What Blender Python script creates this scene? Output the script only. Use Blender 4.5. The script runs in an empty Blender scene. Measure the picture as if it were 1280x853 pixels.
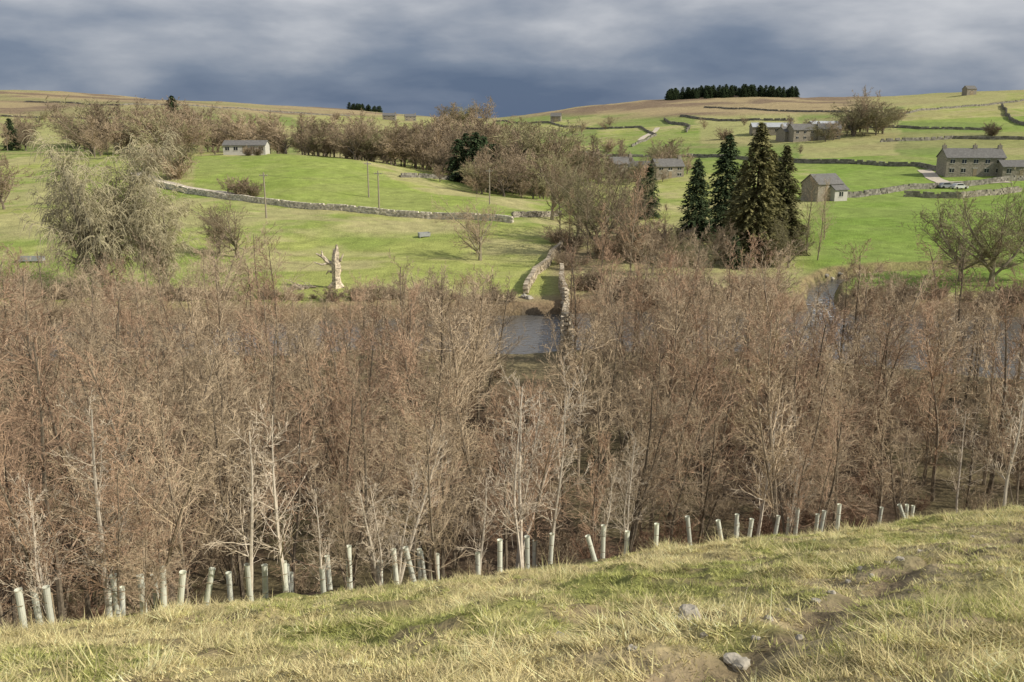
import bpy, math, random
import numpy as np
from mathutils import Vector, Matrix
R=math.radians
rng=np.random.default_rng(7); random.seed(7)
scene=bpy.context.scene
scene.view_settings.view_transform='Standard'
scene.view_settings.look='None'; scene.view_settings.exposure=0
EYE=23.0; F=1108.0; PIT=R(14)
# ------------------------------------------------------------------ noise
def _hash(i,j,s):
    n=(i.astype(np.int64)*374761393+j.astype(np.int64)*668265263+s*982451653)&0x7fffffff
    n=((n^(n>>13))*1274126177)&0x7fffffff
    return ((n^(n>>16))&0xffff)/65535.0
def vn(x,y,sc,seed=0):
    x=np.asarray(x,float)/sc; y=np.asarray(y,float)/sc
    i=np.floor(x); j=np.floor(y); fx=x-i; fy=y-j
    fx=fx*fx*(3-2*fx); fy=fy*fy*(3-2*fy)
    a=_hash(i,j,seed); b=_hash(i+1,j,seed); c=_hash(i,j+1,seed); d=_hash(i+1,j+1,seed)
    return (a*(1-fx)+b*fx)*(1-fy)+(c*(1-fx)+d*fx)*fy
def fbm(x,y,sc,seed=0,o=4):
    t=0;a=.5;n=0
    for k in range(o):
        t=t+a*vn(x,y,sc/2**k,seed+k*17); n+=a; a*=.5
    return t/n
def sstep(a,b,x):
    t=np.clip((x-a)/(b-a),0,1); return t*t*(3-2*t)
# ------------------------------------------------------------------ terrain
COLS={
 -400:[(112,1.5),(180,6),(260,10),(330,13),(420,15),(700,28),(1300,72),(7000,40)],
 0:[(112,1.5),(180,5),(260,8.6),(330,11.6),(420,12.6),(700,23),(1400,70),(1700,66),(7000,30)],
 200:[(112,1.5),(150,3.2),(210,7.5),(270,12.3),(360,12.2),(700,23),(1300,55),(1700,50),(7000,25)],
 300:[(112,1.5),(150,3.0),(195,5.6),(270,13.4),(330,11),(700,18),(1300,47),(1700,42),(7000,25)],
 400:[(112,1.5),(150,2.6),(190,4.3),(262,13.6),(300,12),(340,9.5),(700,14),(1300,40),(1700,36),(7000,20)],
 500:[(112,1.5),(150,2.3),(190,4),(250,10.5),(300,8),(420,8.5),(700,13),(1300,29),(1700,25),(7000,20)],
 600:[(112,1.5),(150,2),(180,4.0),(215,5.2),(250,4),(350,6),(600,12),(1000,20),(1600,22),(7000,18)],
 690:[(112,1.5),(150,1.8),(200,2.2),(330,4.6),(450,8),(650,17),(1000,33),(1300,33),(7000,18)],
 850:[(112,1.5),(135,1.5),(200,2.6),(290,5.4),(400,8.5),(650,23),(950,46),(1200,44),(7000,20)],
 1060:[(112,1.5),(140,2),(210,4.7),(300,8.9),(420,13),(600,25),(950,48),(1200,45),(7000,20)],
 1280:[(112,1.5),(140,3),(175,4.9),(220,6),(290,7.5),(420,15.5),(600,30),(850,53),(1200,48),(7000,20)],
 1700:[(112,1.5),(175,5),(290,9),(420,18),(600,33),(850,58),(1200,52),(7000,20)],
}
cu=sorted(COLS); cs=np.array([(u-640)/1125 for u in cu])
LY=np.linspace(math.log(60),math.log(7000),400); SS=np.linspace(-1.3,1.3,131)
M=np.array([np.interp(LY,[math.log(a) for a,b in COLS[u]],[b for a,b in COLS[u]]) for u in cu])
T=np.array([[0.0]*400]*131)
for j in range(400): T[:,j]=np.interp(SS,cs,M[:,j])
def blur(A,ax,s):
    k=np.exp(-.5*(np.arange(-3*s,3*s+1)/s)**2); k/=k.sum()
    pad=[(0,0),(0,0)]; pad[ax]=(3*s,3*s)
    Ap=np.pad(A,pad,mode='edge')
    return np.apply_along_axis(lambda r:np.convolve(r,k,'valid'),ax,Ap)
T=blur(T,0,2); T=blur(T,1,3)
def far_h(x,y):
    yy=np.maximum(y,60.); s=np.clip(x/yy,-1.29,1.29); l=np.clip(np.log(yy),LY[0],LY[-1]-1e-6)
    a=(s+1.3)/.02; b=(l-LY[0])/(LY[1]-LY[0])
    i=np.clip(a.astype(int),0,129); j=np.clip(b.astype(int),0,398); fa=a-i; fb=b-j
    return (T[i,j]*(1-fa)+T[i+1,j]*fa)*(1-fb)+(T[i,j+1]*(1-fa)+T[i+1,j+1]*fa)*fb
def crest(x): return 19+.48*np.clip(x,-40,60)+1.0*(fbm(x,x*0,6,5)-.5)
def yfar(x): return 104+3.5*np.sin(x*.045+.4)+2.0*(fbm(x,x*0,9,3)-.5)
def ynear(x): return 83-10*sstep(20,42,x)-3*sstep(-10,-45,x)+3.5*(fbm(x,x*0,9,4)-.5)
PATH=[]
def seg_dist(x,y,pts):
    best=np.full(np.shape(x),1e9)
    for (ax,ay),(bx,by) in zip(pts[:-1],pts[1:]):
        dx,dy=bx-ax,by-ay; t=np.clip(((x-ax)*dx+(y-ay)*dy)/(dx*dx+dy*dy),0,1)
        best=np.minimum(best,np.hypot(x-ax-t*dx,y-ay-t*dy))
    return best
STREAM=[(37,102),(40,113),(43,121),(48,128),(58,131),(72,131)]
def H(x,y):
    x=np.asarray(x,float); y=np.asarray(y,float)
    yc=crest(x)
    pl=21.3-.459*y+.089*x - np.log1p(np.exp(np.clip((y-yc)/.7,-30,30)))*.7*.10
    bump=(fbm(x,y,2.2,11,3)-.5)*.6+(fbm(x,y,.55,12,2)-.5)*.30
    pl=pl+bump*(y<80)
    fp=1.6+(fbm(x,y,14,21)-.5)*.9
    d=pl-fp; near=fp+.5*(d+np.sqrt(d*d+1.5))
    near=np.where(pl-fp>15,pl,near)
    fh=far_h(x,y)+(fbm(x,y,34,31)-.5)*3.0*sstep(108,150,y)+(fbm(x,y,4,33)-.5)*.3
    fh=fh+(fbm(x,y,160,35)-.5)*8*sstep(330,600,y)
    h=np.where(y<92,near,fh)
    rv=sstep(ynear(x)-1.5,ynear(x)+2.0,y)*(1-sstep(yfar(x)-.9,yfar(x)+.9,y))
    h=h*(1-rv)+(-1.2)*rv
    m=(y>100)&(y<150)&(x>30)&(x<85)
    if np.any(m):
        ds=seg_dist(x,y,STREAM); k=1-sstep(1.1,2.6,ds); h=np.where(m,h*(1-k)-.9*k,h)
    if PATH:
        dp=seg_dist(x,y,PATH); h=h-.12*np.exp(-(dp/.3)**2)*(y<45)-.05*np.exp(-(dp/1.2)**2)*(y<45)
    return h
def Hs(x,y): return float(H(np.array([x]),np.array([y]))[0])
YS=np.exp(np.linspace(math.log(5),math.log(3000),5000))
def ray(u,v):
    k=(426.5-v)/F; c=math.cos(PIT)+k*math.sin(PIT)
    return (u-640)/F/c, (-math.sin(PIT)+k*math.cos(PIT))/c
def survey(u,v):
    dx,dz=ray(u,v); zt=H(dx*YS,YS); below=np.nonzero(EYE+dz*YS<zt)[0]
    y=YS[below[0]] if len(below) else 900.
    return (dx*y,float(y))
PATH=[survey(*p) for p in [(1330,655),(1275,668),(1205,690),(1110,725),(1010,775),(930,812),(860,850)]]
PATH.append((PATH[-1][0]-.8,PATH[-1][1]-3))
# ------------------------------------------------------------------ mesh + mats
def mk(name,V,faces,mats=(),col=None,mi=None,smooth=False,parent=None,link=True):
    V=np.asarray(V,np.float32); faces=np.asarray(faces,np.int32); me=bpy.data.meshes.new(name)
    n=len(V); m,k=faces.shape
    me.vertices.add(n); me.vertices.foreach_set('co',V.ravel())
    me.loops.add(m*k); me.loops.foreach_set('vertex_index',faces.ravel())
    me.polygons.add(m); me.polygons.foreach_set('loop_start',np.arange(0,m*k,k,dtype=np.int32))
    if mi is not None: me.polygons.foreach_set('material_index',np.asarray(mi,np.int32))
    me.update(calc_edges=True)
    if smooth: me.polygons.foreach_set('use_smooth',np.ones(m,bool))
    else: me.polygons.foreach_set('use_smooth',np.zeros(m,bool))
    if col is not None:
        a=me.color_attributes.new('tint','FLOAT_COLOR','POINT')
        c=np.ones((n,4),np.float32); c[:,:3]=col; a.data.foreach_set('color',c.ravel())
    for mt in mats: me.materials.append(mt)
    if not link: return me
    o=bpy.data.objects.new(name,me); scene.collection.objects.link(o)
    if parent: o.parent=parent
    return o
def empty(name,loc=(0,0,0),rz=0):
    o=bpy.data.objects.new(name,None); scene.collection.objects.link(o); o.location=loc; o.rotation_euler[2]=rz; o.empty_display_size=.5
    return o
def inst(name,me,loc,sc=1,rz=0,parent=None,tilt=(0,0)):
    o=bpy.data.objects.new(name,me); scene.collection.objects.link(o)
    o.location=loc; o.scale=(sc,sc,sc) if not hasattr(sc,'__len__') else sc
    o.rotation_euler=(tilt[0],tilt[1],rz)
    if parent: o.parent=parent
    return o
def mat(name,col,rough=.9,var=.25,scale=3,use_attr=False,objvar=0,bump=0,bscale=20,scale2=None,spec=.2,transl=0,coord='Object'):
    m=bpy.data.materials.new(name); m.use_nodes=True; nt=m.node_tree; N=nt.nodes; L=nt.links
    b=N['Principled BSDF']; b.inputs['Roughness'].default_value=rough
    b.inputs['Specular IOR Level'].default_value=spec
    tc=N.new('ShaderNodeTexCoord'); 
    if use_attr:
        at=N.new('ShaderNodeAttribute'); at.attribute_name='tint'; src=at.outputs['Color']
    else:
        rg=N.new('ShaderNodeRGB'); rg.outputs[0].default_value=(*col,1); src=rg.outputs[0]
    no=N.new('ShaderNodeTexNoise'); no.inputs['Scale'].default_value=scale; no.inputs['Detail'].default_value=6; no.inputs['Roughness'].default_value=.65
    L.new(tc.outputs[coord],no.inputs['Vector'])
    mr=N.new('ShaderNodeMapRange'); mr.inputs[1].default_value=.3; mr.inputs[2].default_value=.7; mr.inputs[3].default_value=1-var; mr.inputs[4].default_value=1+var
    L.new(no.outputs['Fac'],mr.inputs[0]); fac=mr.outputs[0]
    if scale2:
        n2=N.new('ShaderNodeTexNoise'); n2.inputs['Scale'].default_value=scale2; n2.inputs['Detail'].default_value=5; L.new(tc.outputs[coord],n2.inputs['Vector'])
        m2=N.new('ShaderNodeMapRange'); m2.inputs[1].default_value=.3; m2.inputs[2].default_value=.7; m2.inputs[3].default_value=1-var; m2.inputs[4].default_value=1+var
        L.new(n2.outputs['Fac'],m2.inputs[0]); mm=N.new('ShaderNodeMath'); mm.operation='MULTIPLY'; L.new(fac,mm.inputs[0]); L.new(m2.outputs[0],mm.inputs[1]); fac=mm.outputs[0]
    if objvar:
        oi=N.new('ShaderNodeObjectInfo'); m3=N.new('ShaderNodeMapRange'); m3.inputs[3].default_value=1-objvar; m3.inputs[4].default_value=1+objvar
        L.new(oi.outputs['Random'],m3.inputs[0]); mm=N.new('ShaderNodeMath'); mm.operation='MULTIPLY'; L.new(fac,mm.inputs[0]); L.new(m3.outputs[0],mm.inputs[1]); fac=mm.outputs[0]
    vm=N.new('ShaderNodeVectorMath'); vm.operation='SCALE'; L.new(src,vm.inputs[0]); L.new(fac,vm.inputs['Scale'])
    L.new(vm.outputs[0],b.inputs['Base Color'])
    if bump:
        nb=N.new('ShaderNodeTexNoise'); nb.inputs['Scale'].default_value=bscale; nb.inputs['Detail'].default_value=6; L.new(tc.outputs[coord],nb.inputs['Vector'])
        bp=N.new('ShaderNodeBump'); bp.inputs['Strength'].default_value=1; bp.inputs['Distance'].default_value=bump
        L.new(nb.outputs['Fac'],bp.inputs['Height']); L.new(bp.outputs[0],b.inputs['Normal'])
    if transl:
        tr=N.new('ShaderNodeBsdfTranslucent'); L.new(vm.outputs[0],tr.inputs[0]); mx=N.new('ShaderNodeMixShader'); mx.inputs[0].default_value=transl
        L.new(b.outputs[0],mx.inputs[1]); L.new(tr.outputs[0],mx.inputs[2]); L.new(mx.outputs[0],N['Material Output'].inputs[0])
    return m
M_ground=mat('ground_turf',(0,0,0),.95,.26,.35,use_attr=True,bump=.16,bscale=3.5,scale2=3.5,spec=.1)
M_bark=mat('bark',(.19,.155,.11),.9,.35,2.5,objvar=.4,scale2=12)
M_twig=mat('twig',(.40,.315,.21),.85,.2,1,objvar=.3)
M_twig_red=mat('twig_reddish',(.38,.26,.17),.85,.2,1,objvar=.3)
M_bark_pale=mat('bark_pale',(.52,.46,.37),.9,.3,2.5,objvar=.2)
M_twig_pale=mat('twig_pale',(.54,.46,.35),.85,.2,1,objvar=.2)
M_wbark=mat('willow_bark',(.25,.22,.15),.9,.3,2.5)
M_wtwig=mat('willow_twig',(.42,.375,.235),.85,.25,1,objvar=.12)
M_fbark=mat('far_bark',(.2,.165,.125),.9,.3,1,objvar=.2)
M_ftwig=mat('far_twig',(.31,.24,.16),.85,.25,.4,objvar=.4)
M_otwig=mat('far_twig_olive',(.26,.235,.13),.85,.25,.4,objvar=.3)
M_conif=mat('conifer_needles',(0,0,0),.8,.3,.6,use_attr=True,objvar=.2,transl=.15)
M_stone=mat('dry_stone',(0,0,0),.95,.3,2,use_attr=True,scale2=9)
M_grass=mat('grass_blades',(0,0,0),.8,.15,2,use_attr=True,transl=.35)
M_guard=mat('tree_guard_plastic',(.78,.79,.68),.5,.1,3,objvar=.15,spec=.4,transl=.3)
M_stake=mat('stake_wood',(.3,.24,.16),.9,.25,6)
M_hstone=mat('house_stone',(.27,.24,.19),.95,.35,2.2,scale2=7)
M_slate=mat('roof_slate',(.15,.145,.135),.8,.25,1.5,scale2=8)
M_render=mat('white_render',(.5,.48,.43),.85,.08,1)
M_glass=mat('window_glass',(.02,.025,.03),.1,.1,1,spec=.6)
M_frame=mat('window_frame',(.45,.43,.38),.7,.1,1)
M_sheet=mat('sheet_roof',(.40,.42,.43),.6,.15,.5)
M_track=mat('track_gravel',(.5,.44,.35),.95,.2,1)
M_pole=mat('pole_wood',(.3,.26,.2),.9,.2,3)
M_dead=mat('dead_wood',(.52,.44,.33),.9,.55,1.3,scale2=5,bump=.06,bscale=3)
M_metal=mat('galvanised_metal',(.35,.36,.36),.5,.15,3)
M_rock=mat('rock',(.38,.345,.28),.95,.35,4,bump=.02,bscale=12)
M_foam=mat('foam',(.75,.77,.78),.6,.3,2)
M_rust=mat('bramble_stem',(.25,.155,.10),.85,.3,1,objvar=.3)
# ------------------------------------------------------------------ ground
nr,nc=1000,460
ry=-15+7*np.exp(np.linspace(0,math.log(5500/7),nr)); ct=np.linspace(-1.0,1.0,nc)
Y=np.repeat(ry[:,None],nc,1); X=ct[None,:]*(Y+15)
Z=H(X,Y)
def inpoly(x,y,poly):
    c=np.zeros(x.shape,bool); n=len(poly)
    for i in range(n):
        x1,y1=poly[i]; x2,y2=poly[(i+1)%n]
        c^=((y1>y)!=(y2>y))&(x<(x2-x1)*(y-y1)/((y2-y1) if y2!=y1 else 1e-9)+x1)
    return c
def ground_color(X,Y,Z):
    s=X/np.maximum(Y,1)
    col=np.zeros(X.shape+(3,))
    def mixc(c,w):
        w=w[...,None]; col[:]=col*(1-w)+np.array(c)*w
    col[:]=(.30,.325,.095)
    n1=fbm(X,Y,25,41); n2=fbm(X,Y,6,42); n3=fbm(X,Y,90,43)
    mixc((.19,.255,.055),sstep(.4,.62,n1)*.75)
    mixc((.40,.37,.17),sstep(.45,.7,n2)*.5)
    mixc((.40,.35,.18),sstep(.48,.64,fbm(X,Y*1.5,14,49))*.65)
    mixc((.22,.285,.06),(inpoly(X,Y,[survey(*p) for p in [(245,243),(640,276),(650,262),(520,238),(440,200),(240,196)]]))*.7)
    mixc((.17,.26,.045),(sstep(.31,.36,s)*(Y>112)*(Y<330))*.8)
    mixc((.19,.265,.055),(sstep(.1,.14,s)*(Y>290)*(Y<520))*.7)
    cell=_hash(np.floor(s*9+.3*n3),np.floor(np.log(np.maximum(Y,1))*4+s*2+.4*n3),3)
    mixc((.33,.32,.135),(Y>330)*(cell>.5)*.8)
    mixc((.16,.215,.06),(Y>330)*(cell<.25)*.7)
    mixc((.30,.25,.13),(Y>300)*sstep(.5,.65,fbm(X,Y,70,53))*.5)
    mo=sstep(24,30,Z+8*(fbm(X,Y,70,44)-.5))*(Y>400)
    mo=mo*(1-sstep(.36,.44,s+.08*(n3-.5)))
    mixc((.33,.26,.145),mo*.95)
    mixc((.18,.13,.09),mo*sstep(.46,.62,fbm(X,Y,60,45))*.85)
    mixc((.26,.26,.11),mo*sstep(.55,.66,fbm(X,Y,110,52))*.6)
    hi=sstep(.36,.44,s)*sstep(34,50,Z); mixc((.33,.30,.13),hi*.6)
    rough=sstep(.03,.06,s)*(1-sstep(.29,.33,s))*(Y>100)*(1-sstep(165,200,Y))
    mixc((.34,.31,.15),rough*.8)
    mixc((.23,.175,.11),rough*sstep(.45,.62,n2)*.7)
    bk=np.exp(-((Y-yfar(X)-.5)/1.6)**2); mixc((.18,.125,.08),bk*.95)
    bk=np.exp(-((Y-yfar(X)-3.0)/2)**2); mixc((.29,.21,.13),bk*.7)
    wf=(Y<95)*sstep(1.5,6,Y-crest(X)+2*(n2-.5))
    mixc((.085,.06,.04),wf*1.0)  # brown wood floor, darkened to deepen the shadow under the trees
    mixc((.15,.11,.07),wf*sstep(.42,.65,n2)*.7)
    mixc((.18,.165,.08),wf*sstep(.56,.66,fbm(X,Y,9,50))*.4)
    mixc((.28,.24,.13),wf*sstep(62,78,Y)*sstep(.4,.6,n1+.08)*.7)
    fgm=(Y<60)*(1-sstep(0.5,3.5,Y-crest(X)))
    mixc((.34,.285,.14),fgm)
    mixc((.22,.23,.07),fgm*sstep(.45,.65,fbm(X,Y,2.5,46)))
    mixc((.22,.165,.10),fgm*sstep(.56,.68,fbm(X,Y,1.3,48))*.7)
    dp=seg_dist(X,Y,PATH); side=np.exp(-(dp/1.8)**2)
    mixc((.31,.245,.16),fgm*side*.75*sstep(.33,.58,fbm(X,Y,.7,47)+.1)); mixc((.14,.105,.065),fgm*np.exp(-(dp/.25)**2)*.8)
    ds=seg_dist(X,Y,STREAM); mixc((.22,.155,.095),np.exp(-((ds-2.3)/.9)**2)*(Y<150)*.85)
    mixc((.12,.10,.07),(Z<.15)*(Y>60)*1.0)
    return col
C=ground_color(X,Y,Z)
idx=np.arange(nr*nc).reshape(nr,nc)
Q=np.stack([idx[:-1,:-1],idx[:-1,1:],idx[1:,1:],idx[1:,:-1]],-1).reshape(-1,4)
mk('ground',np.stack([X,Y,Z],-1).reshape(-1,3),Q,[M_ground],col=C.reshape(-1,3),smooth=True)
# ------------------------------------------------------------------ river
mw=bpy.data.materials.new('river_water'); mw.use_nodes=True; nt=mw.node_tree; b=nt.nodes['Principled BSDF']
b.inputs['Base Color'].default_value=(.11,.105,.095,1); b.inputs['Roughness'].default_value=.12; b.inputs['IOR'].default_value=1.7
tc=nt.nodes.new('ShaderNodeTexCoord'); mp=nt.nodes.new('ShaderNodeMapping'); mp.inputs['Scale'].default_value=(1.0,2.2,1)
nz=nt.nodes.new('ShaderNodeTexNoise'); nz.inputs['Scale'].default_value=.9; nz.inputs['Detail'].default_value=7
bp=nt.nodes.new('ShaderNodeBump'); bp.inputs['Strength'].default_value=1; bp.inputs['Distance'].default_value=.14
nt.links.new(tc.outputs['Object'],mp.inputs[0]); nt.links.new(mp.outputs[0],nz.inputs['Vector']); nt.links.new(nz.outputs['Fac'],bp.inputs['Height']); nt.links.new(bp.outputs[0],b.inputs['Normal'])
mk('river',[(-160,62,0),(160,62,0),(160,150,0),(-160,150,0)],[(0,1,2,3)],[mw])
V=[];Fc=[]; random.seed(2)
for i in range(90):
    t=random.random(); x=37+5*t+random.gauss(0,.7); y=102+15*t+random.gauss(0,.5); l=random.uniform(.15,.6); w_=random.uniform(.05,.13); b0=len(V); z=.012+.0004*i
    V+= [(x-l,y,z),(x-l*.3,y-w_,z+.03),(x+l,y,z),(x+l*.2,y+w_,z+.03)]; Fc.append((b0,b0+1,b0+2,b0+3))
mk('river_rapids',V,Fc,[M_foam])
# ------------------------------------------------------------------ trees
def prisms(P0,P1,R0,R1,k):
    D=P1-P0; D/=np.linalg.norm(D,axis=1,keepdims=True)+1e-9
    ref=np.where(np.abs(D[:,2:3])<.9,np.array([[0,0,1.]]),np.array([[1.,0,0]]))
    A=np.cross(D,ref); A/=np.linalg.norm(A,axis=1,keepdims=True); B=np.cross(D,A)
    n=len(P0); V=np.zeros((n,2*k,3))
    for i in range(k):
        a=2*math.pi*i/k; o=A*math.cos(a)+B*math.sin(a)
        V[:,i]=P0+o*R0[:,None]; V[:,k+i]=P1+o*R1[:,None]
    f=np.array([(i,(i+1)%k,k+(i+1)%k,k+i) for i in range(k)])
    Fc=(np.arange(n)[:,None,None]*2*k+f[None]).reshape(-1,4)
    return V.reshape(-1,3),Fc
def segmesh(name,segs,mats,thick=.03,link=False):
    S=np.array(segs); P0=S[:,0:3];P1=S[:,3:6];R0=S[:,6];R1=S[:,7]
    big=R0>thick
    V1,F1=prisms(P0[big],P1[big],R0[big],R1[big],6); V2,F2=prisms(P0[~big],P1[~big],R0[~big],R1[~big],3)
    V=np.concatenate([V1,V2]); Fc=np.concatenate([F1,F2+len(V1)]); mi=np.concatenate([np.zeros(len(F1)),np.ones(len(F2))])
    return mk(name,V,Fc,mats,mi=mi,link=link,smooth=False)
def rv(): return Vector((random.gauss(0,1),random.gauss(0,1),random.gauss(0,1)))
def grow(segs,p,d,L,r,lvl,P):
    n=P['n'][lvl]; st=L/n; last=lvl==len(P['n'])-1
    rmin=P['rmin']
    for i in range(n):
        t0=i/n; t=(i+1)/n
        d=(d+rv()*P['wob'][lvl]+Vector((0,0,P['up'][lvl]))).normalized()
        q=p+d*st
        ra=max(rmin,r*(1-.8*t0)); rb=max(rmin*.7,r*(1-.8*t))
        segs.append((*p,*q,ra,rb))
        if not last and t>P['start'][lvl]:
            kk=P['kids'][lvl]/(n*(1-P['start'][lvl])); k=int(kk)+(random.random()<kk-int(kk))
            for _ in range(k):
                f=random.random(); o=p+(q-p)*f; tt=t0+(t-t0)*f
                side=d.cross(rv()).normalized(); a=P['ang'][lvl]*random.uniform(.7,1.3)
                cd=(d*math.cos(a)+side*math.sin(a)).normalized()
                cl=L*P['len'][lvl]*(P['sh0'][lvl]+(P['sh1'][lvl]-P['sh0'][lvl])*tt)*random.uniform(.6,1.2)
                grow(segs,o,cd,cl,max(rmin,ra*P['rr'][lvl]),lvl+1,P)
        p=q
UP=dict(n=[10,5,3,2],kids=[26,7,5],len=[.36,.42,.52],sh0=[1.1,1,1],sh1=[.4,.5,.6],ang=[.8,.75,.7],start=[.22,.12,.1],wob=[.035,.09,.12,.15],up=[.03,.09,.06,.04],rr=[.34,.5,.55],rmin=.0088)
def make_tree(name,Hh,r,P,mats,seed,stems=1,thick=.03):
    random.seed(seed); segs=[]
    for k in range(stems):
        d=Vector((0,0,1)) if stems==1 else Vector((random.uniform(-.3,.3),random.uniform(-.3,.3),1)).normalized()
        grow(segs,Vector((0,0,-.2)),d,Hh*(1 if k==0 else random.uniform(.7,.95)),r*(1 if k==0 else .7),0,P)
    return segmesh(name,segs,mats,thick)
alders=[]
for i in range(8):
    P=dict(UP); st=2 if i in(2,5) else 1; P['kids']=[random.randint(23,31)//(1 if st==1 else 1.5),7,5]; P['ang']=[.6+.06*i,.75,.7]; P['len']=[.32+.02*i,.43,.52]; P['start']=[.16+.03*(i%4),.12,.1]
    alders.append(make_tree('alder_mesh',10,.10,P,[M_bark,M_twig if i%3 else M_twig_red],100+i,stems=st,thick=.024))
P=dict(UP); P['kids']=[18,6,3]; P['rmin']=.011
pales=[make_tree('sapling_mesh',10,.12,P,[M_bark_pale,M_twig_pale],200+i,stems=1+(i%2)) for i in range(3)]
WD=dict(n=[4,6,5,3,2],kids=[7,9,7,5],len=[1.9,.5,.45,.5],sh0=[1,1.1,1,1],sh1=[1,.7,.6,.6],ang=[.75,.75,.75,.7],start=[.45,.15,.1,.1],wob=[.05,.1,.14,.16,.18],up=[.05,.06,.05,.03,.02],rr=[.55,.45,.5,.55],rmin=.013)
wides=[make_tree('ash_mesh',3.6,.32,WD,[M_wbark,M_ftwig if i else M_otwig],300+i) for i in range(3)]
def topz(me):
    a=np.zeros(len(me.vertices)*3,np.float32); me.vertices.foreach_get('co',a); return float(np.percentile(a.reshape(-1,3)[:,2],99.8))
WF=dict(WD); WF['rmin']=.030; WF['n']=[4,5,4,2,2]; WF['kids']=[7,8,6,4]
farw=[make_tree('far_tree_mesh',3.6,.3,WF,[M_fbark,M_ftwig if i!=2 else M_otwig],400+i,thick=.06) for i in range(4)]
UF=dict(UP); UF['rmin']=.030; UF['kids']=[28,8,4]; UF['len']=[.42,.42,.5]
farw+= [make_tree('far_tree_mesh',10,.16,UF,[M_fbark,M_ftwig],450+i,thick=.06) for i in range(2)]
WL=dict(n=[4,7,5,4,5],kids=[9,12,8,7],len=[1.9,.45,.42,1.1],sh0=[1,1.1,1,1],sh1=[1,.8,.7,.8],ang=[.55,.7,.75,.8],start=[.25,.1,.1,.1],wob=[.05,.09,.12,.12,.05],up=[.05,.09,.03,-.10,-.38],rr=[.6,.45,.5,.5],rmin=.015)
willow=make_tree('willow_mesh',3.6,.4,WL,[M_wbark,M_wtwig],500)
BU=dict(n=[5,3,2],kids=[8,5],len=[.5,.5],sh0=[1,1],sh1=[.6,.6],ang=[.7,.7],start=[.1,.1],wob=[.12,.15,.15],up=[.03,.03,.02],rr=[.6,.6],rmin=.009)
def bush(name,seed,n,h,mats,rmin=.009,leaf=0,spread=.9):
    random.seed(seed); segs=[]; P=dict(BU); P['rmin']=rmin
    for k in range(n):
        d=Vector((random.uniform(-spread,spread),random.uniform(-spread,spread),1)).normalized()
        grow(segs,Vector((random.gauss(0,.3),random.gauss(0,.3),-.1)),d,h*random.uniform(.6,1.1),rmin*1.8,0,P)
    return segmesh(name,segs,mats,rmin*10)
bushes=[bush('bramble_mesh',600+i,15,1.8,[M_rust,M_rust if i%2 else M_twig]) for i in range(4)]
farb=[bush('far_bush_mesh',650+i,26,3,[M_ftwig,M_ftwig],rmin=.025) for i in range(3)]
TOP={}
for me in alders+pales+wides+farw+[willow]+farb: TOP[me.name]=topz(me)
def put(name,me,x,y,h,parent=None,tilt=.04,wide=1):
    k=h/TOP[me.name]; return inst(name,me,(x,y,Hs(x,y)-.05),(k*wide,k*wide,k),random.uniform(0,6.28),parent,(random.uniform(-tilt,tilt),random.uniform(-tilt,tilt)))
random.seed(11)
sp=3.5; cnt=0
yy=18.
while yy<84:
    xx=-.78*yy-4
    while xx<.78*yy+4:
        x=xx+random.uniform(-1.5,1.5); y=yy+random.uniform(-1.5,1.5); xx+=sp
        yc=float(crest(np.array([x]))[0])
        if y<yc+5.0 or y>float(ynear(np.array([x]))[0])-.6: continue
        if random.random()<.08: continue
        s=x/y; h=random.uniform(8.8,12.6) if y>yc+16 else random.uniform(6,9.8)
        z=Hs(x,y)
        if -.03<s<.062:
            h=min(h,(EYE-y*.292)-z+random.uniform(-.6,.4))
            if h<1.6: continue
        elif -.26<s<-.175: h=min(h,(EYE-y*.19)-z+random.uniform(-1.0,.5))
        elif -.175<=s<-.03: h=min(h,(EYE-y*.165)-z+random.uniform(-1.0,1.0))
        elif .31<s<.38: h=min(h,(EYE-y*.19)-z+random.uniform(-1,1.0))
        if h<1.6: continue
        me=random.choice(alders) if (y>yc+12 or random.random()<.75) else random.choice(pales)
        put('alder_tree' if me in alders else 'sapling_tree',me,x,y,h,wide=random.uniform(.95,1.2)); cnt+=1
    yy+=sp*.95
print('plantation',cnt)
ug=empty('woodland_undergrowth')
for k in range(170):
    y=random.uniform(26,83); x=random.uniform(-.72,.72)*y
    if y<float(crest(np.array([x]))[0])+9 or y>float(ynear(np.array([x]))[0])+1: continue
    inst('bramble_bush',random.choice(bushes),(x,y,Hs(x,y)),random.uniform(.4,1.0),random.uniform(0,6),ug)
# ------------------------------------------------------------------ tree guards
def guard_mesh():
    V=[];Fc=[];mi=[]
    k=12; prof=[(.075,0),(.085,.05),(.082,.6),(.085,1.17),(.095,1.2),(.085,1.195),(.075,1.15),(.07,.4)]
    for r,z in prof:
        for i in range(k): V.append((r*math.cos(i*2*math.pi/k),r*math.sin(i*2*math.pi/k),z))
    for j in range(len(prof)-1):
        for i in range(k): Fc.append((j*k+i,j*k+(i+1)%k,(j+1)*k+(i+1)%k,(j+1)*k+i)); mi.append(0)
    def bx(x0,x1,y0,y1,z0,z1,m):
        b=len(V)
        for z in (z0,z1):
            V.extend([(x0,y0,z),(x1,y0,z),(x1,y1,z),(x0,y1,z)])
        for q in [(3,2,1,0),(4,5,6,7),(0,1,5,4),(1,2,6,5),(2,3,7,6),(3,0,4,7)]: Fc.append(tuple(b+a for a in q)); mi.append(m)
    bx(-.018,.018,.1,.135,-.3,1.0,1)
    for z in (.3,.85): bx(-.09,.09,-.105,-.099,z,z+.015,1)
    return mk('tree_guard_mesh',V,Fc,[M_guard,M_stake],mi=mi,link=False,smooth=False)
GM=guard_mesh()
random.seed(5)
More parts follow.
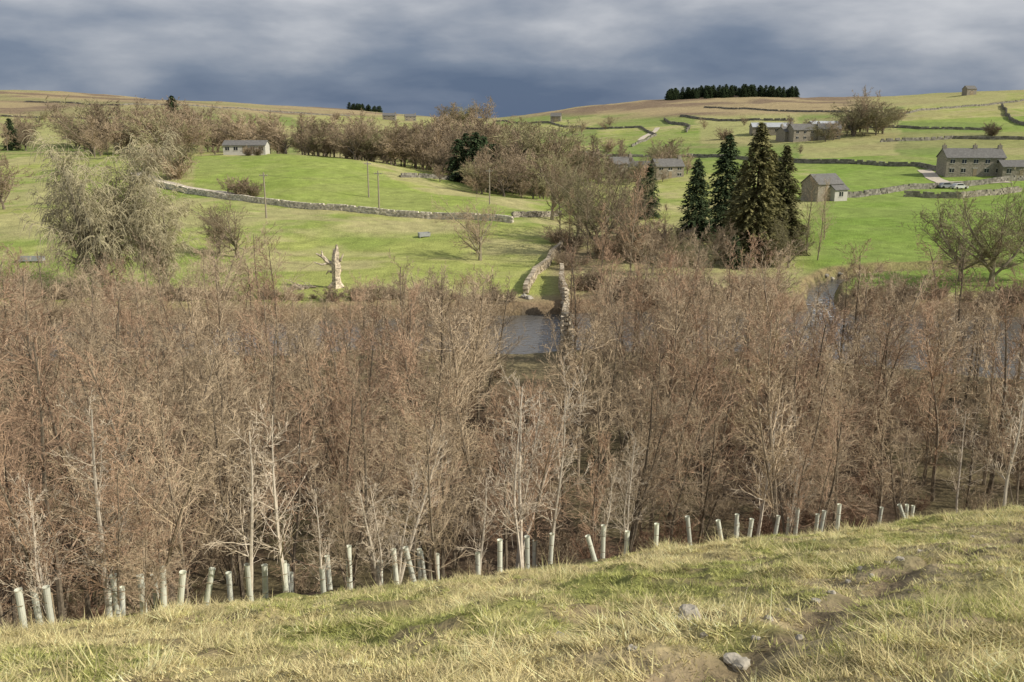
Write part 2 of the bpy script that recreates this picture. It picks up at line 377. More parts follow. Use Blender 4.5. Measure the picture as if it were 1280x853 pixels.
GL=[(25,5,0),(46,7,0),(60,5.5,0),(133,7,.05),(145,5,0),(178,4.5,0),(195,7.5,0),(203,6,.04),(222,5,.2),(255,6.5,.22),(288,11,0),(313,5,0),(332,8,.03),(358,7,0),(405,8,0),(438,6,0),(476,10,.02),(497,11,-.05),(520,8,-.2),(547,8,0),(598,10,0),(625,7.5,0),(659,7,0),(668,11,0),(687,10,.05),(745,7,-.28),(752,9,0),(780,9,.04),(817,7.5,0),(860,9,-.15),(900,9,-.22),(930,8,.08),(977,11,.04),(987,9,0),(1012,10.5,0),(1038,8.5,0),(1088,12,.05),(1125,8,-.4)]
for u,off,lean in GL:
    s=(u-640)/F/.90; off=off*.55+2.8*max(s,0)
    y=(19+off)/(1-.48*s); x=s*y
    k=random.uniform(.8,1.12); o=inst('tree_guard',GM,(x,y,Hs(x,y)-.04),(.86,.86,k),0)
    o.rotation_euler=(random.uniform(-.05,.05),lean,random.uniform(-.4,.4))
    if abs(lean)<.1 and random.random()<.85:
        put('sapling_tree',random.choice(pales if random.random()<.6 else alders),x,y,random.uniform(3.0,6.2),wide=1.1)
for i in range(12):
    u=random.uniform(0,1230); s=(u-640)/F/.9; y=(19+random.uniform(6,10))/(1-.48*s); x=s*y
    k=random.uniform(.8,1.15); o=inst('tree_guard',GM,(x,y,Hs(x,y)-.04),(.86,.86,k),0); o.rotation_euler=(random.uniform(-.1,.1),random.uniform(-.12,.12),0)
# ------------------------------------------------------------------ foreground grass
def grass(n,nb,hmin,hmax,name,ymin,ymax,thr=None,straw=0,lean=(.2,1.3),spread=.06,bar=1.0,wk=1.0):
    tx=rng.uniform(-26,34,n*3); ty=ymin+(ymax-ymin)*rng.random(n*3)**1.3
    yc=crest(tx); ok=(ty<yc+2.5)&(np.abs(tx)<.74*(ty+3))
    dp=seg_dist(tx,ty,PATH); bare=np.exp(-(dp/.75)**2)*.8*bar
    bare=np.maximum(bare,.6*bar*sstep(.56,.68,fbm(tx,ty,1.3,48)))
    ok&=rng.random(len(tx))>bare
    if thr: ok&=fbm(tx,ty,1.6,77)>thr
    tx=tx[ok][:n]; ty=ty[ok][:n]; n=len(tx)
    green=sstep(.46,.66,fbm(tx,ty,2.4,46)*.75+rng.random(n)*.25)*(1-straw)
    hs=rng.uniform(hmin,hmax,n)*(0.4+1.2*fbm(tx,ty,1.1,78))
    x=np.repeat(tx,nb)+rng.normal(0,spread,n*nb); y=np.repeat(ty,nb)+rng.normal(0,spread,n*nb)
    h=np.repeat(hs,nb)*rng.uniform(.5,1.2,n*nb); z=H(x,y)
    a=np.repeat(rng.uniform(0,6.283,n),nb)+rng.normal(0,1.0,n*nb); le=rng.uniform(*lean,n*nb)*h; w=rng.uniform(.004,.009,n*nb)*(1+ y*.02)*wk
    b=rng.uniform(0,6.283,n*nb)
    V=np.zeros((n*nb,3,3)); V[:,0]=np.stack([x-np.cos(b)*w,y-np.sin(b)*w,z-.01],-1); V[:,1]=np.stack([x+np.cos(b)*w,y+np.sin(b)*w,z-.01],-1)
    V[:,2]=np.stack([x+np.cos(a)*le,y+np.sin(a)*le-.0,z+h],-1)
    g=np.clip(np.repeat(green,nb)+rng.normal(0,.2,n*nb),0,1)[:,None]
    tuft=.62+.62*fbm(tx,ty,.45,91)+rng.uniform(-.2,.2,n)
    c=(1-g)*np.array([.78,.67,.37])+g*np.array([.46,.48,.16]); c*=np.repeat(tuft[:,None],nb,0)*rng.uniform(.6,1.3,(n*nb,1))
    mk(name,V.reshape(-1,3),np.arange(n*nb*3).reshape(-1,3),[M_grass],col=np.repeat(np.clip(c,0,.85),3,0))
grass(33000,18,.03,.085,'grass',5,40,lean=(.6,2.2),spread=.06,wk=1.15)
grass(2400,60,.09,.2,'tussock_grass',5,40,.45,straw=.7,lean=(1.0,2.4),spread=.11)
grass(300,12,.3,.6,'dry_seed_stalks',6,40,.5,straw=1,lean=(.1,.5),spread=.1)
# ------------------------------------------------------------------ rocks
def rock(x,y,r,name='rock',seed=0,sink=.3):
    import bmesh
    bm=bmesh.new(); bmesh.ops.create_icosphere(bm,subdivisions=3,radius=r)
    rr=random.Random(seed); ph=[rr.uniform(0,6) for _ in range(6)]
    for v in bm.verts:
        n=v.co.normalized(); k=1+.18*math.sin(3*n.x+ph[0])+.15*math.sin(4*n.y+ph[1])+.1*math.sin(7*n.z+ph[2])+.06*math.sin(11*n.x+9*n.y+ph[3])
        v.co=Vector((n.x*k*r*1.2,n.y*k*r,n.z*k*r*.7))
    me=bpy.data.meshes.new(name); bm.to_mesh(me); bm.free(); me.materials.append(M_rock)
    return inst(name,me,(x,y,Hs(x,y)+r*.7*(1-2*sink)*.5),1,rr.uniform(0,6))
for i,(u,v,r) in enumerate([(862,768,.12),(922,831,.11),(848,775,.06),(960,775,.05),(1000,800,.05),(905,760,.05),(1125,700,.06),(1110,705,.05),(1075,712,.05),(985,765,.04),(840,705,.05),(1040,742,.05),(880,795,.04),(945,800,.04),(1150,690,.05),(700,795,.05),(1215,672,.05),(790,812,.04),(1090,722,.05),(1060,728,.04),(1020,752,.05)]):
    x,y=survey(u,v); rock(x,y,r,seed=i)
# ------------------------------------------------------------------ stone walls
def boxes(C,Sz,yaw):
    n=len(C); base=np.array([(-1,-1,-1),(1,-1,-1),(1,1,-1),(-1,1,-1),(-1,-1,1),(1,-1,1),(1,1,1),(-1,1,1)])*.5
    P=base[None]*Sz[:,None,:]; P=P*(1+rng.uniform(-.14,.14,P.shape))
    c=np.cos(yaw)[:,None]; s=np.sin(yaw)[:,None]
    V=np.stack([P[...,0]*c-P[...,1]*s,P[...,0]*s+P[...,1]*c,P[...,2]],-1)+C[:,None]
    q=np.array([(3,2,1,0),(4,5,6,7),(0,1,5,4),(1,2,6,5),(2,3,7,6),(3,0,4,7)])
    return V.reshape(-1,3),(np.arange(n)[:,None,None]*8+q[None]).reshape(-1,4)
def wall(pts,h=1.3,w=.6,st=.45,col=(.3,.27,.22),name='dry_stone_wall',base=None,ruin=0):
    Cs=[];Sz=[];Yw=[]
    nco=max(2,int(round(h/(st*.6)))); ch=h/nco
    for (ax,ay),(bx,by) in zip(pts[:-1],pts[1:]):
        L=math.hypot(bx-ax,by-ay); n=max(1,int(L/st)); yaw=math.atan2(by-ay,bx-ax)
        wo=random.uniform(0,6)
        for i in range(n):
            t0=(i+.5)/n
            for c in range(nco):
                if c==nco-1 and random.random()<.12+ruin: continue
                if c>0 and ruin and random.random()<ruin*c/nco: continue
                t=t0+(.5/n if c%2 else 0)+random.uniform(-.1,.1)/n
                off=math.sin(t*L*.12+wo)*.35*min(1,L/20)*min(t,1-t)*4
                x=ax+(bx-ax)*t-math.sin(yaw)*off; y=ay+(by-ay)*t+math.cos(yaw)*off
                Cs.append((x,y,(c+.5)*ch)); k=1-.25*c/nco
                Sz.append((L/n*random.uniform(.95,1.25),w*k*random.uniform(.85,1.15),ch*random.uniform(1.0,1.25))); Yw.append(yaw+random.uniform(-.12,.12))
    Cs=np.array(Cs); z=H(Cs[:,0],Cs[:,1]) 
    if base is not None: z=np.maximum(z,base)
    Cs[:,2]+=z-.1
    V,Fc=boxes(Cs,np.array(Sz),np.array(Yw))
    cc=np.array(col)*rng.uniform(.6,1.35,(len(Cs),1))
    return mk(name,V,Fc,[M_stone],col=np.repeat(cc,8,0))
S=lambda *p:[survey(*q) for q in p]
wall(S((165,226),(210,236),(262,246),(330,255),(400,262),(470,268),(550,274),(640,279)),1.35,.7,.45,(.56,.51,.42))
wall(S((640,272),(700,270)),1.2,.6,.5,(.36,.32,.26))
wall(S((703,308),(690,322),(668,345),(657,368)),1.3,.7,.4,(.40,.34,.25))
wall([(4.7,78),(5.0,84),(5.4,90),(6.0,100),(6.5,110),(7.0,124)],2.0,.65,.4,(.42,.36,.27),'river_wall',base=-.2,ruin=.1)
wall([(4.65,77.6),(5.15,78.0)],5.0,.75,.35,(.46,.40,.30),'stone_gate_pier',base=-.3)
wall([(6.1,104),(6.5,104.4)],4.2,.6,.35,(.46,.40,.30),'stone_gate_pier',base=-.3)
DK_SHADE=(.22,.205,.17)  # far walls: their shaded look is put into the stone colour
for pts,h in [
 ([(985,203),(1060,205),(1150,209),(1172,214)],1.5),([(1130,246),(1200,248),(1275,240)],1.5),([(1025,250),(1080,246),(1130,238),(1280,226)],1.5),
 ([(860,196),(985,203)],1.3),([(1100,178),(1190,174),(1290,176)],1.5),([(745,196),(860,196)],1.2),
 ([(1090,150),(1180,136),(1290,124)],1.3),([(1252,132),(1262,150),(1290,160)],1.8),
 ([(620,152),(700,158),(740,162),(800,160)],1.3),([(800,160),(820,170),(790,184)],1.3),([(830,150),(862,160),(858,166)],1.8),([(850,146),(900,152),(990,151)],1.6),
 ([(1060,160),(1150,162),(1250,163)],1.4),([(500,222),(580,228),(690,234)],1.2),([(0,146),(120,150),(250,150)],1.4),([(30,128),(150,132),(340,140),(440,146)],1.5),
 ([(880,135),(960,139),(1090,139)],1.4)]:
    P=S(*pts); yv=np.mean([p[1] for p in P]); wall(P,h,.7,.5+yv/700,DK_SHADE if yv>230 else (.28,.25,.2))
# ------------------------------------------------------------------ tracks
def strip(name,pts,w,m,lift=.06):
    P=[]
    for a,b_ in zip(pts[:-1],pts[1:]):
        for t in np.linspace(0,1,14,endpoint=False): P.append((a[0]+(b_[0]-a[0])*t,a[1]+(b_[1]-a[1])*t))
    P.append(pts[-1]); V=[];Fc=[]
    for i,p in enumerate(P):
        q=P[min(i+1,len(P)-1)]; o=P[max(i-1,0)]; d=Vector((q[0]-o[0],q[1]-o[1])).normalized(); nn=(-d.y,d.x)
        for k in (-.5,-.17,.17,.5):
            x=p[0]+nn[0]*k*w; y=p[1]+nn[1]*k*w; V.append((x,y,Hs(x,y)+lift+.04))
    for i in range(len(P)-1):
        for k in range(3): a=i*4+k; Fc.append((a,a+1,a+5,a+4))
    return mk(name,V,Fc,[m],smooth=True)
strip('track',S((172,216),(186,226),(225,236),(262,241),(300,246)),4.2,M_track,.12)
strip('farm_track',S((1180,229),(1165,222),(1155,213)),4,M_track)
strip('hill_track',S((800,176),(812,168),(822,160)),3,M_track,.1)
strip('farmyard',S((1170,229),(1215,229),(1262,228)),5,M_track)
# ------------------------------------------------------------------ buildings
def bx(name,parent,m,x0,x1,y0,y1,z0,z1):
    V=[(x0,y0,z0),(x1,y0,z0),(x1,y1,z0),(x0,y1,z0),(x0,y0,z1),(x1,y0,z1),(x1,y1,z1),(x0,y1,z1)]
    return mk(name,V,[(3,2,1,0),(4,5,6,7),(0,1,5,4),(1,2,6,5),(2,3,7,6),(3,0,4,7)],[m],parent=parent)
def house(name,x,y,w,d,h,rh,rz=0,wm=None,rm=None,cols=3,rows=2,chim=(),door=True,big=False,dz=0):
    wm=wm or M_hstone; rm=rm or M_slate
    p=empty(name,(x,y,Hs(x,y)+dz),rz); a,b_=w/2,d/2
    V=[(-a,-b_,-2),(a,-b_,-2),(a,b_,-2),(-a,b_,-2),(-a,-b_,h),(a,-b_,h),(a,b_,h),(-a,b_,h),(-a,0,h+rh),(a,0,h+rh)]
    me=bpy.data.meshes.new('walls'); me.from_pydata(V,[],[(0,1,5,4),(2,3,7,6),(1,2,6,9,5),(3,0,4,8,7)]); me.materials.append(wm); o=bpy.data.objects.new('walls',me); scene.collection.objects.link(o); o.parent=p
    ov=.35; t=.18; sl=rh/b_
    for sgn in (-1,1):
        e=b_+ov; ze=h-ov*sl
        V=[(-a-.25,sgn*e,ze),(a+.25,sgn*e,ze),(a+.25,0,h+rh),(-a-.25,0,h+rh)]
        V=V+[(q[0],q[1],q[2]+t) for q in V]
        mk('roof',V,[(0,1,2,3),(4,5,6,7),(0,1,5,4),(1,2,6,5),(3,0,4,7)],[rm],parent=p)
    for cx in chim:
        bx('chimney',p,wm,cx*a-.55,cx*a+.55,-.4,.4,h+rh-.8,h+rh+1.1); bx('chimney_pot',p,M_stake,cx*a-.15,cx*a+.15,-.15,.15,h+rh+1.1,h+rh+1.55)
    fh=h/rows
    for side in (-1,1):
      for r_ in range(rows):
        for c in range(cols):
            cx=-a+w*(c+.5)/cols; z=fh*r_+fh*.36; ww=.6; wh=fh*.42
            if door and r_==0 and c==cols//2 and side==-1:
                bx('door',p,M_stake,cx-.5,cx+.5,-b_-.05,-b_+.02,0,2.05); bx('door_lintel',p,M_frame,cx-.75,cx+.75,-b_-.08,-b_+.02,2.06,2.3); continue
            y0,y1=sorted((side*(b_+.04),side*(b_-.02))); bx('window',p,M_glass,cx-ww,cx+ww,y0,y1,z,z+wh)
            y0,y1=sorted((side*(b_+.09),side*(b_-.02))); bx('window_sill',p,M_frame,cx-ww-.12,cx+ww+.12,y0,y1,z-.17,z-.01); bx('window_lintel',p,M_frame,cx-ww-.12,cx+ww+.12,y0,y1,z+wh+.01,z+wh+.2)
            y0,y1=sorted((side*(b_+.07),side*(b_+.042))); bx('window_mullion',p,M_frame,cx-.05,cx+.05,y0,y1,z,z+wh)
    if big: bx('barn_door',p,M_stake,-1.5,1.5,-b_-.06,-b_+.02,0,3.2)
    return p
def hs(name,u,v,*a,**k):
    x,y=survey(u,v); return house(name,x,y,*a,**k)
hs('stone_farmhouse',1211,219,16.5,7.5,5.2,2.4,R(-4),cols=5,chim=(-.96,.96,.1))
hs('stone_farmhouse_annexe',1262,221,7,6,3,1.6,R(-4),cols=2,rows=1)
hs('stone_barn',1026,250,7.5,5.5,4.0,2.0,R(25),cols=1,rows=1,big=True,door=False)
hs('barn_sunlit_end',1043,250,4,4,2.6,1.3,R(25),cols=1,rows=1,door=False,wm=M_frame)  # pale walls paint the sunlight on the barn's right-hand face
hs('stone_house',1005,176,15,8,5,2.6,R(10),cols=4,chim=(-.9,.9))
hs('stone_house',1035,174,10,8,4.6,2.4,R(-12),cols=3,chim=(.9,))
hs('stone_cottage',985,176,9,7,4.2,2.2,R(20),cols=2,chim=(-.9,))
hs('farm_shed',962,168,19,11,3.6,2,R(-6),cols=4,rows=1,rm=M_sheet,door=False)
hs('farm_shed',1030,165,16,9,3.6,1.8,R(5),cols=4,rows=1,rm=M_sheet,door=False)
hs('field_barn',1211,119,9,7,5,2.6,R(10),cols=1,rows=1,big=True,door=False)
hs('field_barn',695,152,8,6,4,2.4,R(-10),cols=1,rows=1,big=True,door=False)
hs('field_barn',552,157,9,6,4,2.4,R(20),cols=1,rows=1,big=True,door=False)
hs('stone_cottage',487,150,14,8,4.5,2.4,R(0),cols=3,chim=(.9,))
hs('stone_cottage',513,151,12,8,4.5,2.4,R(10),cols=3,chim=(.9,))
hs('stone_cottage',732,210,10,6,4.0,2.0,R(-15),cols=3,chim=(-.9,.9),wm=M_hstone)
hs('stone_house',775,218,8,6,3.6,2.0,R(20),cols=2,chim=(.9,))
hs('stone_cottage',800,222,7,6,3.2,1.8,R(-8),cols=3,chim=(-.9,))
hs('stone_house',833,222,9,6,3.6,2.0,R(12),cols=3,chim=(.9,))
x,y=survey(292,197); house('white_bungalow',x,y+14,13,6.5,2.4,1.3,R(3),wm=M_render,cols=5,rows=1,dz=.5)
# ------------------------------------------------------------------ poles
def pole(x,y,h,name='telegraph_pole'):
    z=Hs(x,y); p=empty(name,(x,y,z)); V,Fc=prisms(np.array([[0,0,-.5]]),np.array([[0,0,h]]),np.array([.17]),np.array([.12]),10); mk('pole',V,Fc,[M_pole],parent=p)
    bx('crossarm',p,M_pole,-.8,.8,-.17,-.11,h-.7,h-.55); bx('crossarm_brace',p,M_metal,-.05,.05,-.19,-.172,h-.9,h-.5)
    for k in (-.7,-.25,.25,.7): bx('insulator',p,M_frame,k-.04,k+.04,-.19,-.1,h-.549,h-.38)
    return (x,y,z+h-.45)
tops=[pole(*survey(333,273),8.8),pole(*survey(461,247),8.2),pole(*survey(474,262),8.0)]
x,y=survey(612,256); tops.append(pole(x,y,8))
def wire(a,b_):
    seg=[];n=12
    for i in range(n):
        f=lambda t:np.array([a[0]+(b_[0]-a[0])*t,a[1]+(b_[1]-a[1])*t,a[2]+(b_[2]-a[2])*t-2.0*4*t*(1-t)*.5])
        seg.append((*f(i/n),*f((i+1)/n),.018,.018))
    S_=np.array(seg); V,Fc=prisms(S_[:,:3],S_[:,3:6],S_[:,6],S_[:,7],3); mk('overhead_wire',V,Fc,[M_glass])
wire(tops[0],tops[2]); wire(tops[2],tops[3])
# ------------------------------------------------------------------ dead tree
def dead_tree(x,y):
    segs=[]; random.seed(3)
    def chain(pts,rs):
        for a,b_,r0,r1 in zip(pts[:-1],pts[1:],rs[:-1],rs[1:]): segs.append((*a,*b_,r0,r1))
    chain([(0,0,-.3),(.03,0,.5),(-.02,.02,1.4),(.05,0,2.4),(0,0,3.4),(.1,0,4.3)],[.8,.6,.5,.6,.5,.4])
    chain([(.1,0,4.2),(.22,0,4.7),(.2,0,5.2)],[.32,.22,.08]); chain([(-.05,0,3.9),(-.15,0,4.7)],[.28,.07])
    chain([(0,0,2.6),(-.9,0,3.1),(-1.5,.1,3.7),(-2.3,.1,4.1)],[.38,.28,.22,.08]); chain([(-1.5,.1,3.7),(-1.6,0,4.5)],[.16,.05])
    chain([(0,0,3),(.6,-.1,3.3),(1.0,-.1,4.1)],[.25,.18,.06]); chain([(-.6,0,3.0),(-1.6,-.2,2.8),(-2.5,-.2,3.1)],[.2,.13,.05])
    chain([(.2,0,.6),(.8,-.2,0)],[.35,.25]); chain([(-.2,-.1,.6),(-.9,-.3,0)],[.35,.25]); chain([(0,.1,1.6),(.7,.1,2.1)],[.22,.1])
    chain([(-.2,0,1.8),(-.9,0,2.0),(-1.2,0,1.6)],[.2,.12,.05])
    me=segmesh('dead_tree',segs,[M_dead,M_dead],.0); o=inst('dead_tree',me,(x,y,Hs(x,y)),1.1,0)
x,y=survey(421,360); dead_tree(x,y)
segs=[];random.seed(9)
for k in range(9): grow(segs,Vector((random.uniform(-2,0),random.uniform(-.4,.4),.15)),Vector((-1,random.uniform(-.5,.5),.15)).normalized(),random.uniform(1.5,3.5),.12,0,dict(BU,up=[-.02,0,0],rmin=.02))
me=segmesh('fallen_branches',segs,[M_fbark,M_dead],.05); inst('fallen_branches',me,(x-2.5,y-.5,Hs(x-2.5,y-.5)),1,0)
# ------------------------------------------------------------------ individual trees
random.seed(21)
def tree_uv(name,me,u,v,h,tilt=.03,wide=1): x,y=survey(u,v); return put(name,me,x,y,h,tilt=tilt,wide=wide)
put('willow_tree',willow,-52,109,20,wide=1.0); put('willow_tree',willow,-44.5,112,14.5,wide=1.05)
tree_uv('bare_ash_tree',wides[1],600,326,10.2)
tree_uv('oak_tree',wides[0],1238,358,15.5,wide=1.15); tree_uv('oak_tree',wides[2],1200,352,11,wide=1.1); tree_uv('oak_tree',wides[0],1295,352,14)
tree_uv('hawthorn_tree',wides[1],297,322,9.5,wide=1.2); tree_uv('hawthorn_tree',wides[2],275,318,7)
for u,v,h in [(788,340,16),(745,318,16),(722,300,15),(700,290,13),(760,306,15),(735,330,12),(1008,318,13),(1022,326,11),(830,320,9),(985,335,9),(775,300,14),(815,345,7),(850,330,6),(890,335,7),(870,345,6),(712,318,11),(690,275,13),(1030,300,11),(805,330,12),(752,335,10)]:
    tree_uv('bare_tree',random.choice(wides+alders[:2]),u,v,h)
for u,v,h in [(300,245,4.5),(285,243,4),(315,246,4),(218,222,9),(205,218,8),(192,214,7),(5,262,11),(-15,265,12),(220,224,6)]:
    tree_uv('hawthorn_tree',random.choice(farb+farw[:2]) if h<8 else random.choice(farw[:4]),u,v,h)
def belt(name,u0,y0,u1,y1,n,h0,h1,dy=15,kinds=None):
    p=empty(name); n=int(n)
    cl=[random.random() for _ in range(max(2,n//4))]
    for i in range(n):
        t=min(1,max(0,random.choice(cl)+random.gauss(0,.05))) if random.random()<.6 else random.random()
        y=y0+(y1-y0)*t+random.uniform(-dy,dy); x=((u0+(u1-u0)*t)-640)/1125*y+random.uniform(-2,2)
        h=random.uniform(h0,h1)*random.choice([.55,.8,1,1.1]); put('tree',random.choice(kinds or farw),x,y,h,p,wide=random.uniform(.9,1.4))
belt('distant_woodland',-80,370,110,380,34,9,14,40)
belt('distant_woodland',90,340,240,330,36,13,19,30)
belt('distant_woodland',110,290,235,285,12,10,15,12)
belt('distant_woodland',235,330,340,330,24,9,15,25)
belt('distant_woodland',330,320,470,300,42,7,13,20)
belt('distant_woodland',440,300,570,285,52,8,15,20)
belt('distant_woodland',480,360,640,380,40,11,18,35)
belt('distant_woodland',550,255,700,240,46,7,13,18)
belt('distant_woodland',640,300,760,290,34,10,18,20)
belt('village_trees',720,276,860,280,20,5,9,8)
belt('village_trees',720,310,860,315,16,7,12,8)
belt('distant_woodland',555,820,625,800,16,16,24,30)
belt('distant_woodland',1045,445,1112,440,14,12,20,12)
belt('distant_woodland',985,430,1045,430,8,7,11,12)
belt('distant_woodland',60,620,430,650,40,5,10,90)
belt('distant_woodland',600,640,760,600,14,5,9,60)
belt('riverside_hedge',640,560,440,520,34,6,12,50)
belt('riverbank_scrub',-30,107.5,640,107.5,80,.7,2.1,1.6,kinds=farb)
belt('riverbank_scrub',720,111,990,110,42,1.2,3.0,3,kinds=farb+bushes[:0])
belt('riverbank_scrub',1060,108,1330,107,34,.8,2.4,2,kinds=farb)
belt('conifer_scrub',700,140,1000,150,50,1.2,4.5,14,kinds=farb)
for u,v in [(250,148),(180,158),(420,150),(880,162),(905,175),(930,158),(1120,150),(1240,170),(1000,193),(700,182),(760,190),(560,215)]:
    tree_uv('hawthorn_tree',random.choice(farb+farw[:3]),u,v,random.uniform(4,8))
for u in (262,275,318,332):
    y=285; put('hawthorn_tree',random.choice(farb+farw[:2]),(u-640)/1125*y,y-random.uniform(3,8),random.uniform(3,6))
# ------------------------------------------------------------------ conifers
def conifer(name,Hh,Rm,seed,dark,light,whorls=46,nb=10,droop=.35,power=.85,cs=1.6):
    r=np.random.default_rng(seed); C_=[];S_=[];
    for i in range(whorls):
        t=(i+.5)/whorls; z=Hh*(.03+.97*t); rad=Rm*(1-t)**power*r.uniform(.75,1.15)+.2
        for b_ in range(nb):
            a=r.uniform(0,6.283); rl=rad*r.uniform(.65,1.12); k=max(2,int(rl/.38))
            for j in range(k):
                f=(j+1)/k; 
                if f<.25: continue
                C_.append((math.cos(a)*rl*f,math.sin(a)*rl*f,z-droop*rl*f*f+.1*rl*f)); S_.append((a,f))
    C_=np.array(C_); S_=np.array(S_); m=3; C3=np.repeat(C_,m,0)+r.normal(0,.16,(len(C_)*m,3)); A=np.repeat(S_[:,0],m)+r.normal(0,.6,len(C3))
    n=len(C3); L=r.uniform(.22,.45,n)*cs; W=r.uniform(.1,.2,n)*cs; dz=r.uniform(-.75,.1,n)
    d=np.stack([np.cos(A),np.sin(A),dz],-1)*L[:,None]; sd=np.stack([-np.sin(A),np.cos(A),r.normal(0,.5,n)],-1)*W[:,None]
    V=np.stack([C3-d*.5,C3+sd*.5,C3+d*.6,C3-sd*.5],1).reshape(-1,3)
    g=np.clip(r.random(n)*.7+np.repeat(S_[:,1],m)*.3,0,1)[:,None]; c=np.array(dark)*(1-g)+np.array(light)*g
    Fq=np.arange(n*4).reshape(-1,4)
    tv,tf=prisms(np.array([[0,0,-.3]]),np.array([[0,0,Hh*.96]]),np.array([Hh*.018]),np.array([.03]),8)
    col=np.concatenate([np.repeat(c,4,0),np.tile([[.1,.07,.05]],(len(tv),1))])
    me=mk(name,np.concatenate([V,tv]),np.concatenate([Fq,tf+len(V)]),[M_conif],col=col,link=False); TOP[me.name]=Hh; return me
c_dark=conifer('pine_mesh',18,4.6,1,(.02,.033,.015),(.085,.12,.05),nb=11,power=.6,cs=1.9)
c_gold=conifer('spruce_mesh',22,6.4,2,(.035,.04,.015),(.23,.21,.085),nb=14,power=.75,cs=2.0)
c_gold2=conifer('spruce_mesh',22,6.0,3,(.035,.04,.015),(.2,.19,.075),nb=13,power=.75,cs=2.0)
c_small=conifer('spruce_small_mesh',12,3.6,4,(.02,.033,.015),(.075,.11,.045),whorls=24,nb=9,power=.6,cs=2)
tree_uv('pine_tree',c_dark,868,302,14.5)
tree_uv('spruce_tree',c_dark,903,297,18.5)
tree_uv('spruce_tree',c_gold,940,328,21)
tree_uv('spruce_tree',c_gold2,974,318,17.5)
tree_uv('spruce_tree',c_gold2,922,318,15)
tree_uv('spruce_tree',c_gold,960,312,16)
tree_uv('juniper_bush',c_small,918,336,5)
tree_uv('spruce_tree',c_dark,810,272,11.5); tree_uv('spruce_tree',c_dark,798,270,9)
tree_uv('spruce_tree',c_small,657,232,11,wide=1.2)
for u,h in [(572,12),(583,14),(595,15),(607,14),(618,13),(600,12),(590,13),(612,11)]:
    y=262+random.uniform(-8,8); put('evergreen_tree',c_small,(u-640)/1125*y,y,h,wide=random.uniform(.9,1.3))
y=345;put('spruce_tree',c_dark,(222-640)/1125*y,y,20,wide=1.2); put('spruce_tree',c_small,(232-640)/1125*(y+5),y+5,15,wide=1.2)
y=350;put('spruce_tree',c_small,(20-640)/1125*y,y,12)
pl=empty('conifer_plantation')
for i in range(150):
    u=random.uniform(830,988); 
    y=940+random.uniform(-30,20); x=(u-640)/1125*y
    put('conifer',c_small,x,y,random.uniform(7.0,12),pl,wide=1.3)
p2=empty('conifer_plantation')
for i in range(20):
    u=random.uniform(440,478); y=1290+random.uniform(-15,15); put('conifer',c_small,(u-640)/1125*y,y,random.uniform(8,11),p2,wide=1.6)
# ------------------------------------------------------------------ troughs, cars
def trough(name,u,v,L,rz,tilt=0):
    x,y=survey(u,v); p=empty(name,(x,y,Hs(x,y)),rz); p.rotation_euler[0]=tilt; w=.45
    bx('front_panel',p,M_metal,-L/2,L/2,-w,-w+.05,.2,.85); bx('back_panel',p,M_metal,-L/2,L/2,w-.05,w,.2,.85)
    bx('end_panel_1',p,M_metal,-L/2-.05,-L/2,-w,w,.2,.85); bx('end_panel_2',p,M_metal,L/2,L/2+.05,-w,w,.2,.85); bx('base',p,M_metal,-L/2,L/2,-w+.05,w-.05,.2,.25)
    for a in (-1,1):
        for b_ in (-1,1): bx('leg',p,M_metal,a*L*.45-.05,a*L*.45+.05,b_*.35-.05,b_*.35+.05,-.1,.198)
trough('feed_trough',40,328,3.4,.05); trough('water_trough',530,297,2.0,.5,.1)
M_car=[mat('car_paint_grey',(.3,.31,.33),.35,.03,1,spec=.5),mat('car_paint_white',(.6,.6,.58),.35,.03,1,spec=.5)]; M_tyre=mat('tyre',(.02,.02,.02),.9,.1,1)
def car(u,v,rz,m):
    x,y=survey(u,v); p=empty('parked_car',(x,y,Hs(x,y)+.1),rz)
    prof=[(-2.1,.3),(-2.15,.75),(-2.0,.95),(-1.75,1.0),(-1.35,1.45),(.3,1.48),(1.0,1.0),(1.9,.85),(2.1,.6),(2.1,.3)]
    n=len(prof); V=[(a,-.85,b_) for a,b_ in prof]+[(a,.85,b_) for a,b_ in prof]
    me=bpy.data.meshes.new('body'); me.from_pydata(V,[],[tuple(range(n)),tuple(range(2*n-1,n-1,-1))]+[(i,n+i,n+(i+1)%n,(i+1)%n) for i in range(n)]); me.materials.append(m)
    o=bpy.data.objects.new('body',me); scene.collection.objects.link(o); o.parent=p
    for sd in (-1,1):
        V=[(-1.5,sd*.86,1.02),(.8,sd*.86,1.02),(.25,sd*.86,1.4),(-1.25,sd*.86,1.4)]; mk('side_window',V,[(0,1,2,3)],[M_glass],parent=p)
        for wx in (-1.35,1.3):
            V,Fc=prisms(np.array([[wx,sd*.7,.32]]),np.array([[wx,sd*.9,.32]]),np.array([.33]),np.array([.33]),14); mk('wheel',V,Fc,[M_tyre],parent=p)
            me=bpy.data.meshes.new('wheel_disc'); me.from_pydata([(wx+.33*math.cos(i*.5236),sd*.905,.32+.33*math.sin(i*.5236)) for i in range(12)],[],[tuple(range(12))]); me.materials.append(M_tyre); o=bpy.data.objects.new('wheel_disc',me); scene.collection.objects.link(o); o.parent=p
car(1183,236,.1,M_car[0]); car(1199,237,.2,M_car[1])
x,y=survey(847,361); rock(x,y,.7,'boulder',44)
for i,(u,v) in enumerate([(1040,352),(1032,346),(1050,345),(1020,362),(1046,358),(655,372),(662,374)]): x,y=survey(u,v); rock(x,y,random.uniform(.3,.6),'boulder',60+i)
